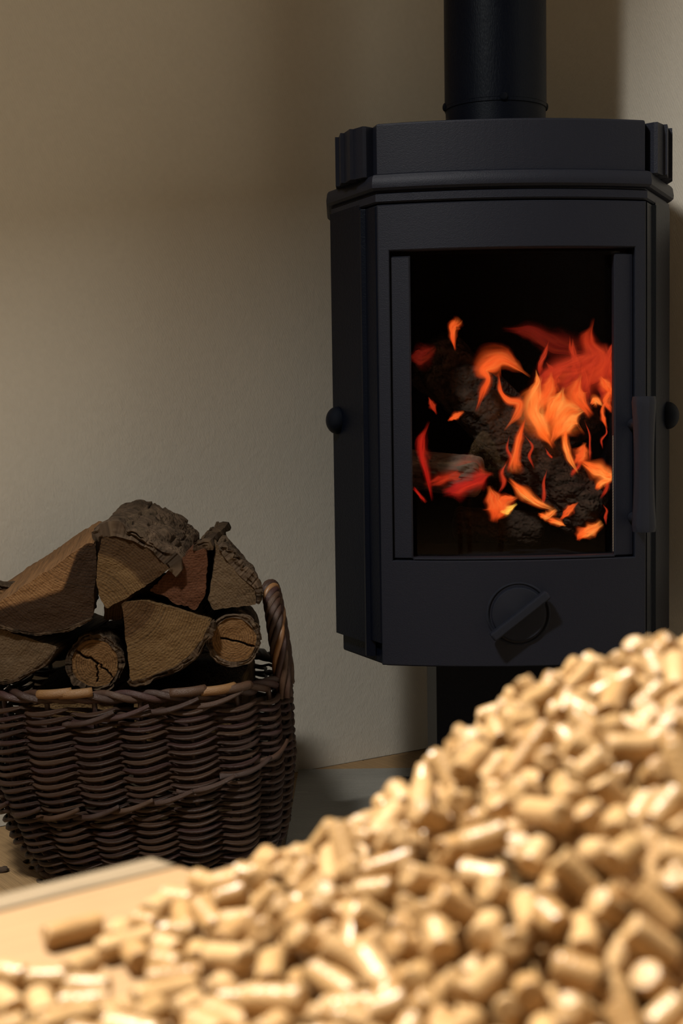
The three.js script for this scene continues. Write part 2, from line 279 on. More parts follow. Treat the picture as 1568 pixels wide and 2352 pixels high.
const ringsA = ringTone(3, 1), ringsB = ringTone(41, 0.6);
const fiberTone = tex(512, 512, (u, v) => { const f = noise(u * 190, v * 7, 2, 190, 7), c = noise(u * 40, v * 3, 5, 40, 3), g = fbm(u * 12, v * 6, 9, 3, 12, 6), k = 0.5 + 0.32 * f + 0.2 * (c - 0.5) + 0.25 * (g - 0.5); return [k, k * 0.93, k * 0.85]; });
const fiberBump = tex(512, 512, (u, v) => 0.6 * noise(u * 150, v * 6, 2, 150, 6) + 0.4 * noise(u * 50, v * 9, 7, 50, 9));
const barkTone = tex(512, 512, (u, v) => { const a = fbm(u * 14, v * 10, 3, 4, 14, 10), b = noise(u * 70, v * 50, 5, 70, 50), m = smooth(0.58, 0.72, fbm(u * 9, v * 7, 33, 3, 9, 7)), k = 0.35 + 0.7 * (a - 0.25) + 0.3 * (b - 0.5); return [k + 0.12 * m, k * 0.94 + 0.13 * m, k * 0.86 + 0.1 * m]; });
const barkBump = tex(512, 512, (u, v) => 0.6 * fbm(u * 26, v * 14, 8, 3, 26, 14) + 0.4 * noise(u * 90, v * 80, 3, 90, 80));
const wood = (r, g, b, rings) => ({
  end: std({ color: lin(r, g, b), map: rings, roughness: 0.85, bumpMap: rep(grainNoise, 1.6), bumpScale: 0.0016, specularIntensity: 0.4, vertexColors: true }),
  side: std({ color: lin(r * 1.15, g * 1.12, b * 1.08), map: rep(fiberTone, 4, 4), roughness: 0.85, bumpMap: rep(fiberBump, 4, 4), bumpScale: 0.0025, specularIntensity: 0.4 }),
});
const barkMat = (r, g, b) => std({ color: lin(r, g, b), map: rep(barkTone, 6, 6), bumpMap: rep(barkBump, 6, 6), bumpScale: 0.004, roughness: 0.95, specularIntensity: 0.25 });
// outline: [x, y] points of the front end in metres; barkFrom..barkTo: outline corners that carry bark (counted along the outline)
function log({ name = 'split_log', label, outline, at = [0, 0, 0], length = 0.28, z = 0, back = [0, 0], barkRange, barkThick = 0.008, mats, bark, pith, seed, stainOrShade, rough = 0.0007, group = 'logs piled in the wicker basket', round = false, cracks = [] }) {
  const cx = outline.reduce((s, p) => s + p[0], 0) / outline.length, cy = outline.reduce((s, p) => s + p[1], 0) / outline.length;
  const t = thing(name, label, 'log', group); t.position.set(cx, cy, z);
  // resample
  const N = 120, pts = outline.map(([x, y]) => [x - cx, y - cy]), n = pts.length, cum = [0];
  for (let i = 0; i < n; i++) cum.push(cum[i] + Math.hypot(pts[(i + 1) % n][0] - pts[i][0], pts[(i + 1) % n][1] - pts[i][1]));
  const total = cum[n], ring = [], where = [];
  for (let k = 0; k < N; k++) { const s = k / N * total; let i = 0; while (cum[i + 1] < s) i++; const f = (s - cum[i]) / (cum[i + 1] - cum[i]); const a = pts[i], b = pts[(i + 1) % n]; ring.push([lerp(a[0], b[0], f), lerp(a[1], b[1], f)]); where.push(i + f); }
  for (let pass = 0; pass < (round ? 3 : 1); pass++) { const c = ring.map((p) => p.slice()); for (let k = 0; k < N; k++) for (const d of [0, 1]) ring[k][d] = 0.5 * c[k][d] + 0.25 * (c[(k + 1) % N][d] + c[(k + N - 1) % N][d]); }
  let area = 0; for (let k = 0; k < N; k++) { const a = ring[k], b = ring[(k + 1) % N]; area += a[0] * b[1] - a[1] * b[0]; }
  const sgn = area > 0 ? 1 : -1;
  const normals = ring.map((p, k) => { const a = ring[(k + N - 1) % N], b = ring[(k + 1) % N], dx = b[0] - a[0], dy = b[1] - a[1], l = Math.hypot(dx, dy) || 1; return [sgn * dy / l, -sgn * dx / l]; });
  const isBark = (w) => barkRange && (barkRange[0] <= barkRange[1] ? w >= barkRange[0] && w <= barkRange[1] : w >= barkRange[0] || w <= barkRange[1]);
  const M = 28, end = [], P = [], U = [], I = [], arc = where.map((w, k) => k / N * total);
  const spot = (k, v) => { const kk = k % N, fib = (noise(arc[kk] * 260, v * 3, seed) - 0.5) * 2 + (noise(arc[kk] * 70, v * 4, seed + 9) - 0.5) * 2.5, d = isBark(where[kk]) ? 0 : fib * rough, q = (noise(v * 5, seed, 3) - 0.5) * 0.004; return [ring[kk][0] + normals[kk][0] * d + back[0] * v + q, ring[kk][1] + normals[kk][1] * d + back[1] * v + q * 0.5, -v * length]; };
  for (let j = 0; j <= M; j++) for (let k = 0; k <= N; k++) { P.push(...spot(k, j / M)); U.push(k / N * total, j / M * length); }
  for (let j = 0; j < M; j++) for (let k = 0; k < N; k++) { const a = j * (N + 1) + k, b = a + 1, c = a + N + 1, d = c + 1; sgn > 0 ? I.push(a, c, b, b, c, d) : I.push(a, b, c, b, d, c); }
  const sg = new THREE.BufferGeometry(); sg.setAttribute('position', new THREE.Float32BufferAttribute(P, 3)); sg.setAttribute('uv', new THREE.Float32BufferAttribute(U, 2)); sg.setIndex(I); sg.computeVertexNormals();
  part(t, 'split_side', sg, round ? bark : mats.side);
  // end grain, front and back, as rings of points running to the pith
  const capOf = (v, flip) => {
    const R = 22, p = [], uv = [], col = [], ix = [];
    for (let r = 0; r <= R; r++) for (let k = 0; k < N; k++) {
      const e = spot(k, v), f = r / R, x = (e[0] - back[0] * v) * f + back[0] * v, y = (e[1] - back[1] * v) * f + back[1] * v, gx = x + cx, gy = y + cy;
      let zz = e[2] + (flip ? -1 : 1) * (fbm(x * 60, y * 60, seed, 2) - 0.5) * 0.003, tone = 1;
      for (const c of cracks) { const q = crackDepth(gx, gy, c); zz -= (flip ? -1 : 1) * 0.006 * q; tone *= 1 - 0.85 * q; }
      p.push(x, y, zz); uv.push((gx - pith[0]) / 0.5 + 0.5, (gy - pith[1]) / 0.5 + 0.5);
      const s = stainOrShade ? stainOrShade(gx, gy, tone) : [tone, tone, tone]; col.push(s[0], s[1], s[2]);
    }
    for (let r = 0; r < R; r++) for (let k = 0; k < N; k++) { const a = r * N + k, b = r * N + (k + 1) % N, c = a + N, d = b + N; const ccw = (sgn > 0) !== flip; ccw ? ix.push(a, c, b, b, c, d) : ix.push(a, b, c, b, d, c); }
    const g = new THREE.BufferGeometry(); g.setAttribute('position', new THREE.Float32BufferAttribute(p, 3)); g.setAttribute('uv', new THREE.Float32BufferAttribute(uv, 2)); g.setAttribute('color', new THREE.Float32BufferAttribute(col, 3)); g.setIndex(ix); g.computeVertexNormals(); return g;
  };
  part(t, 'end_grain', capOf(0, false), mats.end, 'sawn end showing growth rings'); part(t, 'end_grain', capOf(1, true), mats.end);
  if (barkRange && bark) {
    const ks = []; let start = 0; while (start < N && !(isBark(where[start]) && !isBark(where[(start + N - 1) % N]))) start++;
    if (start === N) start = 0; for (let k = start; k < start + N + (round ? 1 : 0); k++) { if (!isBark(where[k % N])) break; ks.push(k % N); }
    const m = ks.length, BM = 60, sub = 3, LAY = 6, cols = (m - 1) * sub, bp = [], bu = [], bi = [];
    const at = (c) => { const i = Math.min(m - 2, Math.floor(c / sub)), f = c / sub - i, a = ks[i], b = ks[i + 1]; return [lerp(ring[a][0], ring[b][0], f), lerp(ring[a][1], ring[b][1], f), lerp(normals[a][0], normals[b][0], f), lerp(normals[a][1], normals[b][1], f), (i + f) * total / N]; };
    for (let j = 0; j <= BM; j++) for (let side = 0; side <= LAY; side++) for (let c = 0; c <= cols; c++) {
      const [x, y, nx, ny, s] = at(c), v = j / BM, edge = Math.min(1, Math.min(c, cols - c) / (sub * 2) + (round ? 1 : 0));
      const chunk = fbm(s * 42, v * length * 32, seed + 2, 2), crack = Math.abs(noise(s * 70, v * length * 30, seed + 6) - 0.5) * 2, th = barkThick * (0.4 + 0.3 * edge + 1.1 * (chunk - 0.4)) * (0.72 + 0.28 * smooth(0.02, 0.35, crack)) + 0.0009 * (noise(s * 260, v * length * 200, seed + 8) - 0.5);
      const d = lerp(-0.001, Math.max(0.0012, th), side / LAY), q = (noise(v * 5, seed, 3) - 0.5) * 0.004, zz = -v * length + (j === 0 ? Math.min(0.012, barkThick) * 0.9 * (fbm(s * 90, side * 0.8, seed, 2) - 0.55) + 0.0012 : 0);
      bp.push(x + nx * d + back[0] * v + q, y + ny * d + back[1] * v + q * 0.5, zz); bu.push(s, v * length);
    }
    const K = cols + 1, W = (LAY + 1) * K, q = (a, b, c, d, f) => (f ? bi.push(a, b, c, b, d, c) : bi.push(a, c, b, b, c, d)), fl = sgn < 0;
    for (let j = 0; j < BM; j++) for (let c = 0; c < cols; c++) { const i0 = j * W + c, o0 = i0 + LAY * K; q(i0, i0 + 1, i0 + W, i0 + W + 1, !fl); q(o0, o0 + 1, o0 + W, o0 + W + 1, fl); }
    for (let l = 0; l < LAY; l++) for (let c = 0; c < cols; c++) { const i0 = l * K + c; q(i0, i0 + 1, i0 + K, i0 + K + 1, fl); const b0 = BM * W + i0; q(b0, b0 + 1, b0 + K, b0 + K + 1, !fl); }
    for (let j = 0; j < BM; j++) for (let l = 0; l < LAY; l++) for (const c of [0, cols]) { const i0 = j * W + l * K + c; q(i0, i0 + K, i0 + W, i0 + W + K, c === 0); }
    const g = new THREE.BufferGeometry(); g.setAttribute('position', new THREE.Float32BufferAttribute(bp, 3)); g.setAttribute('uv', new THREE.Float32BufferAttribute(bu, 2)); g.setIndex(bi);
    part(t, 'bark', toCreasedNormals(g, 0.9), bark, 'rough grey-brown bark');
  }
  return t;
}
function crackDepth(x, y, [ax, ay, bx, by, w]) { const dx = bx - ax, dy = by - ay, t = clamp(((x - ax) * dx + (y - ay) * dy) / (dx * dx + dy * dy)); const k = (noise(t * 6, ax * 99, 2) - 0.5) * 0.004, l = Math.hypot(dx, dy), d = Math.hypot(x - ax - dx * t - k * -dy / l, y - ay - dy * t - k * dx / l); return 1 - smooth(0.2 * w, w, d); }
const circle = (x, y, r, seed, n = 20) => Array.from({ length: n }, (_, i) => { const a = i / n * 2 * Math.PI, q = r * (0.95 + 0.1 * noise(i * 0.7, seed, 1)); return [x + Math.cos(a) * q, y + Math.sin(a) * q]; });

const oak = wood(0.105, 0.066, 0.029, ringsA), pale = wood(0.19, 0.108, 0.05, ringsA), redwood = wood(0.075, 0.03, 0.014, ringsB), greywood = wood(0.085, 0.06, 0.036, ringsB), orange = wood(0.13, 0.073, 0.03, ringsA);
const barkA = barkMat(0.085, 0.061, 0.043), barkB = barkMat(0.1, 0.073, 0.053), barkC = barkMat(0.07, 0.048, 0.032);
// dark zone with a grainy outline: quarter log heartwood, painted shade on two others
const heartOrShade = (test, dark) => (x, y, t) => { const k = smooth(-0.004, 0.004, test(x, y) + 0.006 * (fbm(x * 90, y * 90, 7, 3) - 0.5)), d = lerp(1, dark, k) * t; return [d, d * lerp(1, 0.88, k), d * lerp(1, 0.8, k)]; };
log({ label: 'large split log with pale top face and shade painted on its end, beside the shaggy-barked log', z: -1.73, outline: [[-0.452, 0.349], [-0.420, 0.371], [-0.387, 0.392], [-0.349, 0.416], [-0.316, 0.438], [-0.307, 0.444], [-0.300, 0.440], [-0.301, 0.404], [-0.306, 0.351], [-0.341, 0.336], [-0.373, 0.331], [-0.399, 0.336], [-0.431, 0.346], [-0.453, 0.343]], back: [-0.035, 0.006], length: 0.26, mats: pale, bark: barkC, barkRange: [8, 12], barkThick: 0.004, pith: [-0.31, 0.46], seed: 11, stainOrShade: heartOrShade((x, y) => 0.363 - y + (x + 0.42) * 0.3 + smooth(-0.346, -0.318, x) * 0.045, 0.13) });  // dark lower and inner part of the end: shadow painted into vertex colours
log({ label: 'split log with thick shaggy bark on top, crowning the pile', z: -1.722, outline: [[-0.301, 0.400], [-0.297, 0.428], [-0.293, 0.449], [-0.277, 0.452], [-0.252, 0.445], [-0.230, 0.431], [-0.211, 0.410], [-0.243, 0.387], [-0.276, 0.369], [-0.289, 0.362], [-0.298, 0.376]], back: [-0.005, 0.008], mats: oak, bark: barkB, barkRange: [1.7, 6.1], barkThick: 0.02, pith: [-0.32, 0.34], seed: 23, length: 0.27, stainOrShade: heartOrShade((x, y) => Math.hypot(x + 0.32, y - 0.34) - 0.093, 0.42) });  // dark band beneath the bark: overhang shade painted into the end colour
log({ label: 'small red-brown split log with a splintered top edge', z: -1.735, outline: [[-0.238, 0.382], [-0.217, 0.402], [-0.187, 0.432], [-0.178, 0.430], [-0.167, 0.434], [-0.168, 0.411], [-0.171, 0.373], [-0.183, 0.356], [-0.202, 0.363], [-0.218, 0.371]], back: [0.005, 0.004], mats: redwood, bark: barkC, barkRange: [2.2, 4.2], barkThick: 0.009, pith: [-0.2, 0.62], seed: 37, rough: 0.001 });
log({ label: 'grey weathered split log with peeling bark beside the basket handle', z: -1.737, outline: [[-0.155, 0.437], [-0.146, 0.424], [-0.137, 0.411], [-0.125, 0.397], [-0.108, 0.383], [-0.108, 0.362], [-0.132, 0.359], [-0.160, 0.356], [-0.167, 0.368], [-0.161, 0.395]], back: [-0.03, -0.004], mats: greywood, bark: barkB, barkRange: [0.3, 5], barkThick: 0.012, pith: [-0.2, 0.33], seed: 43 });
log({ label: 'quarter-split log with curved rings and a crumbling bark edge, in the middle of the pile', z: -1.718, outline: [[-0.270, 0.370], [-0.240, 0.371], [-0.200, 0.358], [-0.162, 0.344], [-0.170, 0.327], [-0.182, 0.310], [-0.206, 0.289], [-0.234, 0.279], [-0.261, 0.272], [-0.264, 0.297], [-0.267, 0.334]], back: [0, -0.012], mats: oak, bark: barkC, barkRange: [3, 8.1], barkThick: 0.008, pith: [-0.285, 0.385], seed: 53, stainOrShade: heartOrShade((x, y) => 0.062 - Math.hypot(x + 0.285, y - 0.385), 0.6) });
log({ label: 'split log with fine arched rings wedged under the large pale-topped log', z: -1.735, outline: [[-0.458, 0.341], [-0.421, 0.337], [-0.389, 0.327], [-0.352, 0.313], [-0.375, 0.290], [-0.408, 0.273], [-0.439, 0.269], [-0.461, 0.271]], back: [0.02, -0.005], mats: greywood, bark: barkC, barkRange: [3, 6.5], barkThick: 0.005, pith: [-0.47, 0.37], seed: 61 });
log({ name: 'round_log', label: 'small round log with orange cut end and a straight crack, under the grey log', z: -1.732, outline: circle(-0.134, 0.3195, 0.029, 3), back: [-0.022, -0.02], mats: orange, bark: barkB, barkRange: [0, 20], barkThick: 0.007, pith: [-0.136, 0.322], seed: 71, round: true, cracks: [[-0.15, 0.323, -0.11, 0.312, 0.0016]] });
log({ name: 'round_log', label: 'small round log with a forked crack in its end and a lifted bark collar', z: -1.748, outline: circle(-0.310, 0.2895, 0.0305, 9), back: [0.0, -0.02], mats: orange, bark: barkA, barkRange: [0, 20], barkThick: 0.01, pith: [-0.306, 0.29], seed: 83, round: true, cracks: [[-0.332, 0.306, -0.306, 0.29, 0.002], [-0.306, 0.29, -0.307, 0.268, 0.0013], [-0.302, 0.288, -0.288, 0.272, 0.0014]] });
log({ label: 'bark-edged log lying behind the large split log', z: -1.85, outline: [[-0.5, 0.372], [-0.46, 0.374], [-0.435, 0.371], [-0.42, 0.352], [-0.43, 0.338], [-0.5, 0.337]], back: [0.06, -0.01], length: 0.16, mats: pale, bark: barkB, barkRange: [0, 2.5], barkThick: 0.007, pith: [-0.46, 0.33], seed: 91 });

log({ label: 'split log lying deep in the pile behind the quarter-split log', z: -1.79, outline: [[-0.305, 0.338], [-0.302, 0.378], [-0.25, 0.392], [-0.2, 0.383], [-0.178, 0.36], [-0.2, 0.352], [-0.25, 0.36], [-0.283, 0.338]], back: [0, -0.02], length: 0.2, mats: oak, bark: barkC, barkRange: [1, 3], barkThick: 0.004, pith: [-0.24, 0.34], seed: 97 });
log({ label: 'split log sunk low in the basket under the cracked round log', z: -1.758, outline: [[-0.415, 0.14], [-0.41, 0.235], [-0.36, 0.245], [-0.29, 0.243], [-0.28, 0.15], [-0.34, 0.125]], back: [0, 0], length: 0.25, mats: oak, bark: barkC, barkRange: [1, 3], barkThick: 0.004, pith: [-0.35, 0.14], seed: 101 });
log({ label: 'split log sunk low in the basket under the quarter-split log', z: -1.775, outline: [[-0.27, 0.13], [-0.265, 0.24], [-0.2, 0.25], [-0.13, 0.25], [-0.125, 0.17], [-0.19, 0.115]], back: [0, 0], length: 0.25, mats: oak, bark: barkC, barkRange: [1, 3], barkThick: 0.004, pith: [-0.2, 0.12], seed: 103 });

// ---------------------------------------------------------------- wicker basket
{
  const b = thing('log_basket', 'dark brown wicker log basket with twisted end handles, heaped with logs', 'basket');
  const CZ = -1.885; b.position.set(-0.255, 0, CZ);
  const rods = [[0.04, 0.0185, 0.012], [0.031, 0.0145, 0.011], [0.047, 0.023, 0.014], [0.036, 0.0145, 0.0135], [0.055, 0.028, 0.016]].map(([r, g, bl]) => std({ color: lin(r, g, bl), roughness: 0.46, specularIntensity: 0.9, bumpMap: rep(grainNoise, 1, 8), bumpScale: 0.0006 }));
  const lightRod = std({ color: lin(0.17, 0.09, 0.034), roughness: 0.5, bumpMap: rep(grainNoise, 1, 8), bumpScale: 0.0006 });
  const tab = [[0, 0.141, 0.001], [0.05, 0.172, -0.003], [0.14, 0.194, -0.016], [0.26, 0.197, -0.024]];
  const half = (h) => { h = clamp(h, 0, 0.26); let i = 0; while (i < 2 && h > tab[i + 1][0]) i++; const t = (h - tab[i][0]) / (tab[i + 1][0] - tab[i][0]); return [lerp(tab[i][1], tab[i + 1][1], t), lerp(tab[i][2], tab[i + 1][2], t)]; };
  const at = (th, h, off) => { const [a, c] = half(h), n = 3, co = Math.cos(th), si = Math.sin(th), k = Math.pow(Math.pow(Math.abs(co), n) + Math.pow(Math.abs(si), n), -1 / n), A = a + off, B = a * 0.83 + off; return V(c + A * co * k, h, B * si * k); };
  const S = 22, r = rng(77), RIM = 0.246;
  for (let k = 0; k < S; k++) { const th = k / S * 2 * Math.PI, p = []; for (let i = 0; i <= 16; i++) p.push(at(th, lerp(0.004, RIM + 0.006, i / 16), 0)); part(b, 'stake', tube(p, 0.0034, 7), rods[k % 5]); }
  const rows = Math.round((RIM - 0.012) / 0.0101);
  for (let i = 0; i < rows; i++) for (const ph of [0, 1]) {
    const p = [], seg = S * 9, h0 = 0.012 + i * 0.0101 + (r() - 0.5) * 0.0012, ra = 0.0029 + r() * 0.0007, s1 = r() * 50;
    for (let k = 0; k < seg; k++) {
      const th = k / seg * 2 * Math.PI, c = Math.cos(th * S / 2 + ph * Math.PI), f = Math.sign(c) * Math.pow(Math.abs(c), 0.7), wob = noise(th * 6, s1, i, 0, 0) - 0.5;
      p.push(at(th, h0 + 0.004 * (1 - Math.abs(c)) * (c > 0 ? 1 : 0.4) - 0.0028 * Math.sin(th * S / 2 + ph * Math.PI) - 0.0012 + wob * 0.0034, f * 0.0088 + wob * 0.002));
    }
    part(b, 'weaver', tube(p, (t, k) => ra * (0.55 + 0.5 * Math.abs(Math.cos(k / seg * Math.PI * S)) + 0.22 * (noise(k * 0.12, s1, 2) - 0.5)), 6, true), rods[Math.floor(r() * 5)]);
  }
  // slanting rod tips that climb across the front, low and under the rim
  for (const [x, h] of [[-0.158, 0.103], [-0.128, 0.101], [-0.092, 0.102], [-0.05, 0.105], [-0.012, 0.113], [0.03, 0.123], [0.072, 0.138], [0.112, 0.153], [0.14, 0.165], [-0.056, 0.224], [-0.016, 0.231], [0.036, 0.238], [0.08, 0.243]]) {
    const [a, c] = half(h), th = Math.acos(clamp((x - c) / a, -0.95, 0.95)), p = []; for (let i = 0; i <= 12; i++) { const t = i / 12; p.push(at(th + lerp(0.16, -0.16, t), h + lerp(-0.004, 0.013, t * t), lerp(0.003, 0.0125, smooth(0, 0.5, t)))); }
    part(b, 'rod_tip', tube(p, (t) => 0.0042 * (1 - 0.35 * t), 8), rods[Math.floor(r() * 5)]);
  }
  // plaited border: three strands winding round the rim
  for (let s = 0; s < 3; s++) { const p = [], seg = 260; for (let k = 0; k < seg; k++) { const th = k / seg * 2 * Math.PI, w = th * 15 + s * 2.0944; p.push(at(th, RIM + 0.0075 + 0.0042 * Math.sin(w), 0.0062 * Math.cos(w))); } part(b, 'border_strand', tube(p, 0.0046, 7, true), rods[s + 1]); }
  for (const [th, m] of [[2.02, lightRod], [1.9, lightRod], [1.25, rods[4]], [1.08, lightRod], [0.98, rods[4]]]) { const p = []; for (let i = 0; i <= 8; i++) p.push(at(th - i * 0.024, RIM + 0.012 + 0.0004 * i, 0.007 + 0.004 * Math.sin(i / 8 * Math.PI))); part(b, 'border_end', tube(p, 0.0058, 9), m, 'pale cut rod end on the rim'); }
  // handles
  for (const s of [1, -1]) {
    const arch = []; for (let i = 0; i <= 60; i++) { const a = i / 60 * Math.PI, base = at(s > 0 ? 0 : Math.PI, RIM, 0); arch.push(V(base.x + s * (0.004 - 0.017 * Math.sin(a)), RIM - 0.014 + 0.136 * Math.pow(Math.sin(a), 0.75), 0.03 + 0.046 * Math.cos(a))); }
    const h = new THREE.Group(); h.name = 'handle'; b.add(h);
    for (let k = 0; k < 6; k++) {
      const p = arch.map((c, i) => { const tn = arch[Math.min(60, i + 1)].clone().sub(arch[Math.max(0, i - 1)]).normalize(), n1 = V(1, 0, 0).sub(tn.clone().multiplyScalar(tn.x)).normalize(), n2 = tn.clone().cross(n1), w = k / 6 * 2 * Math.PI + i * 0.36; return c.clone().add(n1.multiplyScalar(Math.cos(w) * 0.0078)).add(n2.multiplyScalar(Math.sin(w) * 0.0078)); });
      part(h, 'strand', tube(p, 0.0042, 8), k === 2 ? std({ color: lin(0.17, 0.085, 0.035), roughness: 0.45 }) : rods[k % 5]);
    }
  }
  const [ba] = half(0), disc = Array.from({ length: 40 }, (_, i) => { const p = at(i / 40 * 2 * Math.PI, 0.004, -0.004); return [p.x, p.z]; }).reverse();
  part(b, 'base', prism(disc, 0.001, 0.01), rods[1]);
  for (let s = 0; s < 2; s++) { const p = [], seg = 200; for (let k = 0; k < seg; k++) { const th = k / seg * 2 * Math.PI, w = th * 14 + s * Math.PI; p.push(at(th, 0.0082 + 0.003 * Math.sin(w), 0.004 + 0.004 * Math.cos(w))); } part(b, 'foot_strand', tube(p, 0.0046, 7, true), rods[3 + s]); }
}

// ---------------------------------------------------------------- fire: logs and flames inside the stove
{
  const char = std({ color: lin(0.05, 0.038, 0.03), map: rep(barkTone, 5, 5), bumpMap: rep(barkBump, 4, 4), bumpScale: 0.006, roughness: 0.95, specularIntensity: 0.3 });
  const ashy = std({ color: lin(0.12, 0.095, 0.075), map: rep(fiberTone, 3, 3), bumpMap: rep(fiberBump, 3, 3), bumpScale: 0.003, roughness: 0.9 });
  function fireLog(label, a, c, rad, mat, seed, flat = 1) {
    const A = V(...a), C = V(...c), L = A.distanceTo(C), n = 64, m = 80, g = sheet(n, m, (u, v) => {
      const e = Math.min(1, Math.min(v, 1 - v) * 14), end = Math.sqrt(1 - (1 - e) ** 2), ang = -u * 2 * Math.PI, s = v * L, cx = Math.cos(ang), sy = Math.sin(ang);
      const lump = fbm(cx * 2.2 + 5, sy * 2.2 + s * 22, seed, 4) - 0.5, plate = Math.abs(noise(cx * 3.4 + 9, sy * 3.4 + s * 60, seed + 4) - 0.5) * 2, rr = rad * (1 + 0.5 * lump) * (0.86 + 0.14 * smooth(0.02, 0.3, plate)) * (0.15 + 0.85 * end);
      return [cx * rr, s - L / 2, sy * rr * flat];
    }, (u, v) => [u * rad * 6, v * L]);
    const o = single('burning_log', mergeVertices(g), mat, label, 'log', 'logs burning in the stove');
    o.position.copy(A).add(C).multiplyScalar(0.5); o.quaternion.setFromUnitVectors(V(0, 1, 0), C.clone().sub(A).normalize()); return o;
  }
  fireLog('thick charred log slanting across the firebox behind the stove glass', [0.122, 0.69, -2.085], [0.371, 0.436, -2.03], 0.046, char, 5);
  fireLog('ash-grey split log burning below the slanting charred log', [0.078, 0.515, -2.055], [0.2, 0.502, -2.01], 0.03, ashy, 15);
  fireLog('short charred log leaning behind the tallest flames in the firebox', [0.3, 0.54, -2.12], [0.382, 0.6, -2.08], 0.026, char, 25);
  fireLog('half-burnt log lying on the firebox floor under the slanting log', [0.165, 0.43, -2.115], [0.3, 0.416, -2.1], 0.025, char, 35);
  fireLog('charred log end propped low behind the fire', [0.335, 0.478, -2.13], [0.38, 0.5, -2.11], 0.024, char, 45);

  const flameTex = (core, mid, edge) => tex(128, 256, (u, v) => {
    const s = Math.sin(Math.PI * u), st = fbm(u * 7 + 0.6 * Math.sin(v * 5), v * 2.2, 4, 3), k = clamp(Math.pow(s, 1.2) * (0.5 + 2.1 * (st - 0.42)) + 0.08), c = [0, 1, 2].map((i) => k < 0.5 ? lerp(edge[i], mid[i], k * 2) : lerp(mid[i], core[i], k * 2 - 1)); return c;
  });
  const clampEdge = (t) => { t.wrapS = t.wrapT = THREE.ClampToEdgeWrapping; return t; };
  const bodyAlpha = clampEdge(tex(256, 256, (u, v) => { const w = fbm(u * 3, v * 3, 21, 3), n = fbm(u * 5 + 2.4 * w, v * 2.6 + 1.8 * w, 14, 3), ridge = Math.pow(1 - Math.abs(2 * n - 1), 3.2), e = smooth(0, 0.25, v) * smooth(0, 0.35, 1 - v); return clamp(Math.pow(Math.sin(Math.PI * u), 1.8) * (0.1 + 0.75 * ridge) * e); }));
  const tongueAlpha = clampEdge(tex(128, 256, (u, v) => { const s = Math.sin(Math.PI * u), st = fbm(u * 6 + 0.7 * Math.sin(v * 6 + 1), v * 2.4, 14, 3), e = smooth(0, 0.3, v) * smooth(0, 0.34, 1 - v); return clamp(Math.pow(s, 2.2) * (0.3 + 0.9 * (st - 0.25)) * e); }));
  const fm = (core, mid, edge, power, op) => { const t = clampEdge(flameTex(core, mid, edge)), make = (al, o) => new THREE.MeshStandardMaterial({ name: 'flame', color: 0x000000, roughness: 1, metalness: 0, emissive: 0xffffff, emissiveMap: t, emissiveIntensity: power, alphaMap: al, transparent: true, opacity: o, side: THREE.DoubleSide, depthWrite: false }); return [make(bodyAlpha, op * 0.5), make(tongueAlpha, op)]; };
  const kinds = {
    yellow: fm([1, 0.6, 0.1], [1, 0.42, 0.05], [0.8, 0.16, 0.01], 1.4, 1),
    hot: fm([1, 0.36, 0.07], [1, 0.15, 0.018], [0.6, 0.04, 0.006], 1.25, 0.92),
    mid: fm([1, 0.18, 0.03], [0.95, 0.095, 0.013], [0.5, 0.028, 0.004], 1.05, 0.95),
    red: fm([0.9, 0.075, 0.018], [0.55, 0.03, 0.01], [0.16, 0.007, 0.004], 0.85, 0.7),
    deep: fm([0.4, 0.03, 0.012], [0.25, 0.014, 0.008], [0.12, 0.006, 0.005], 0.6, 0.6),
    ember: fm([0.9, 0.04, 0.015], [0.5, 0.012, 0.008], [0.2, 0.005, 0.005], 0.8, 0.85),
  };
  const fire = thing('fire', 'orange and red flames licking round the logs behind the stove glass', 'fire'); fire.position.set(0.23, 0.41, -2.0);
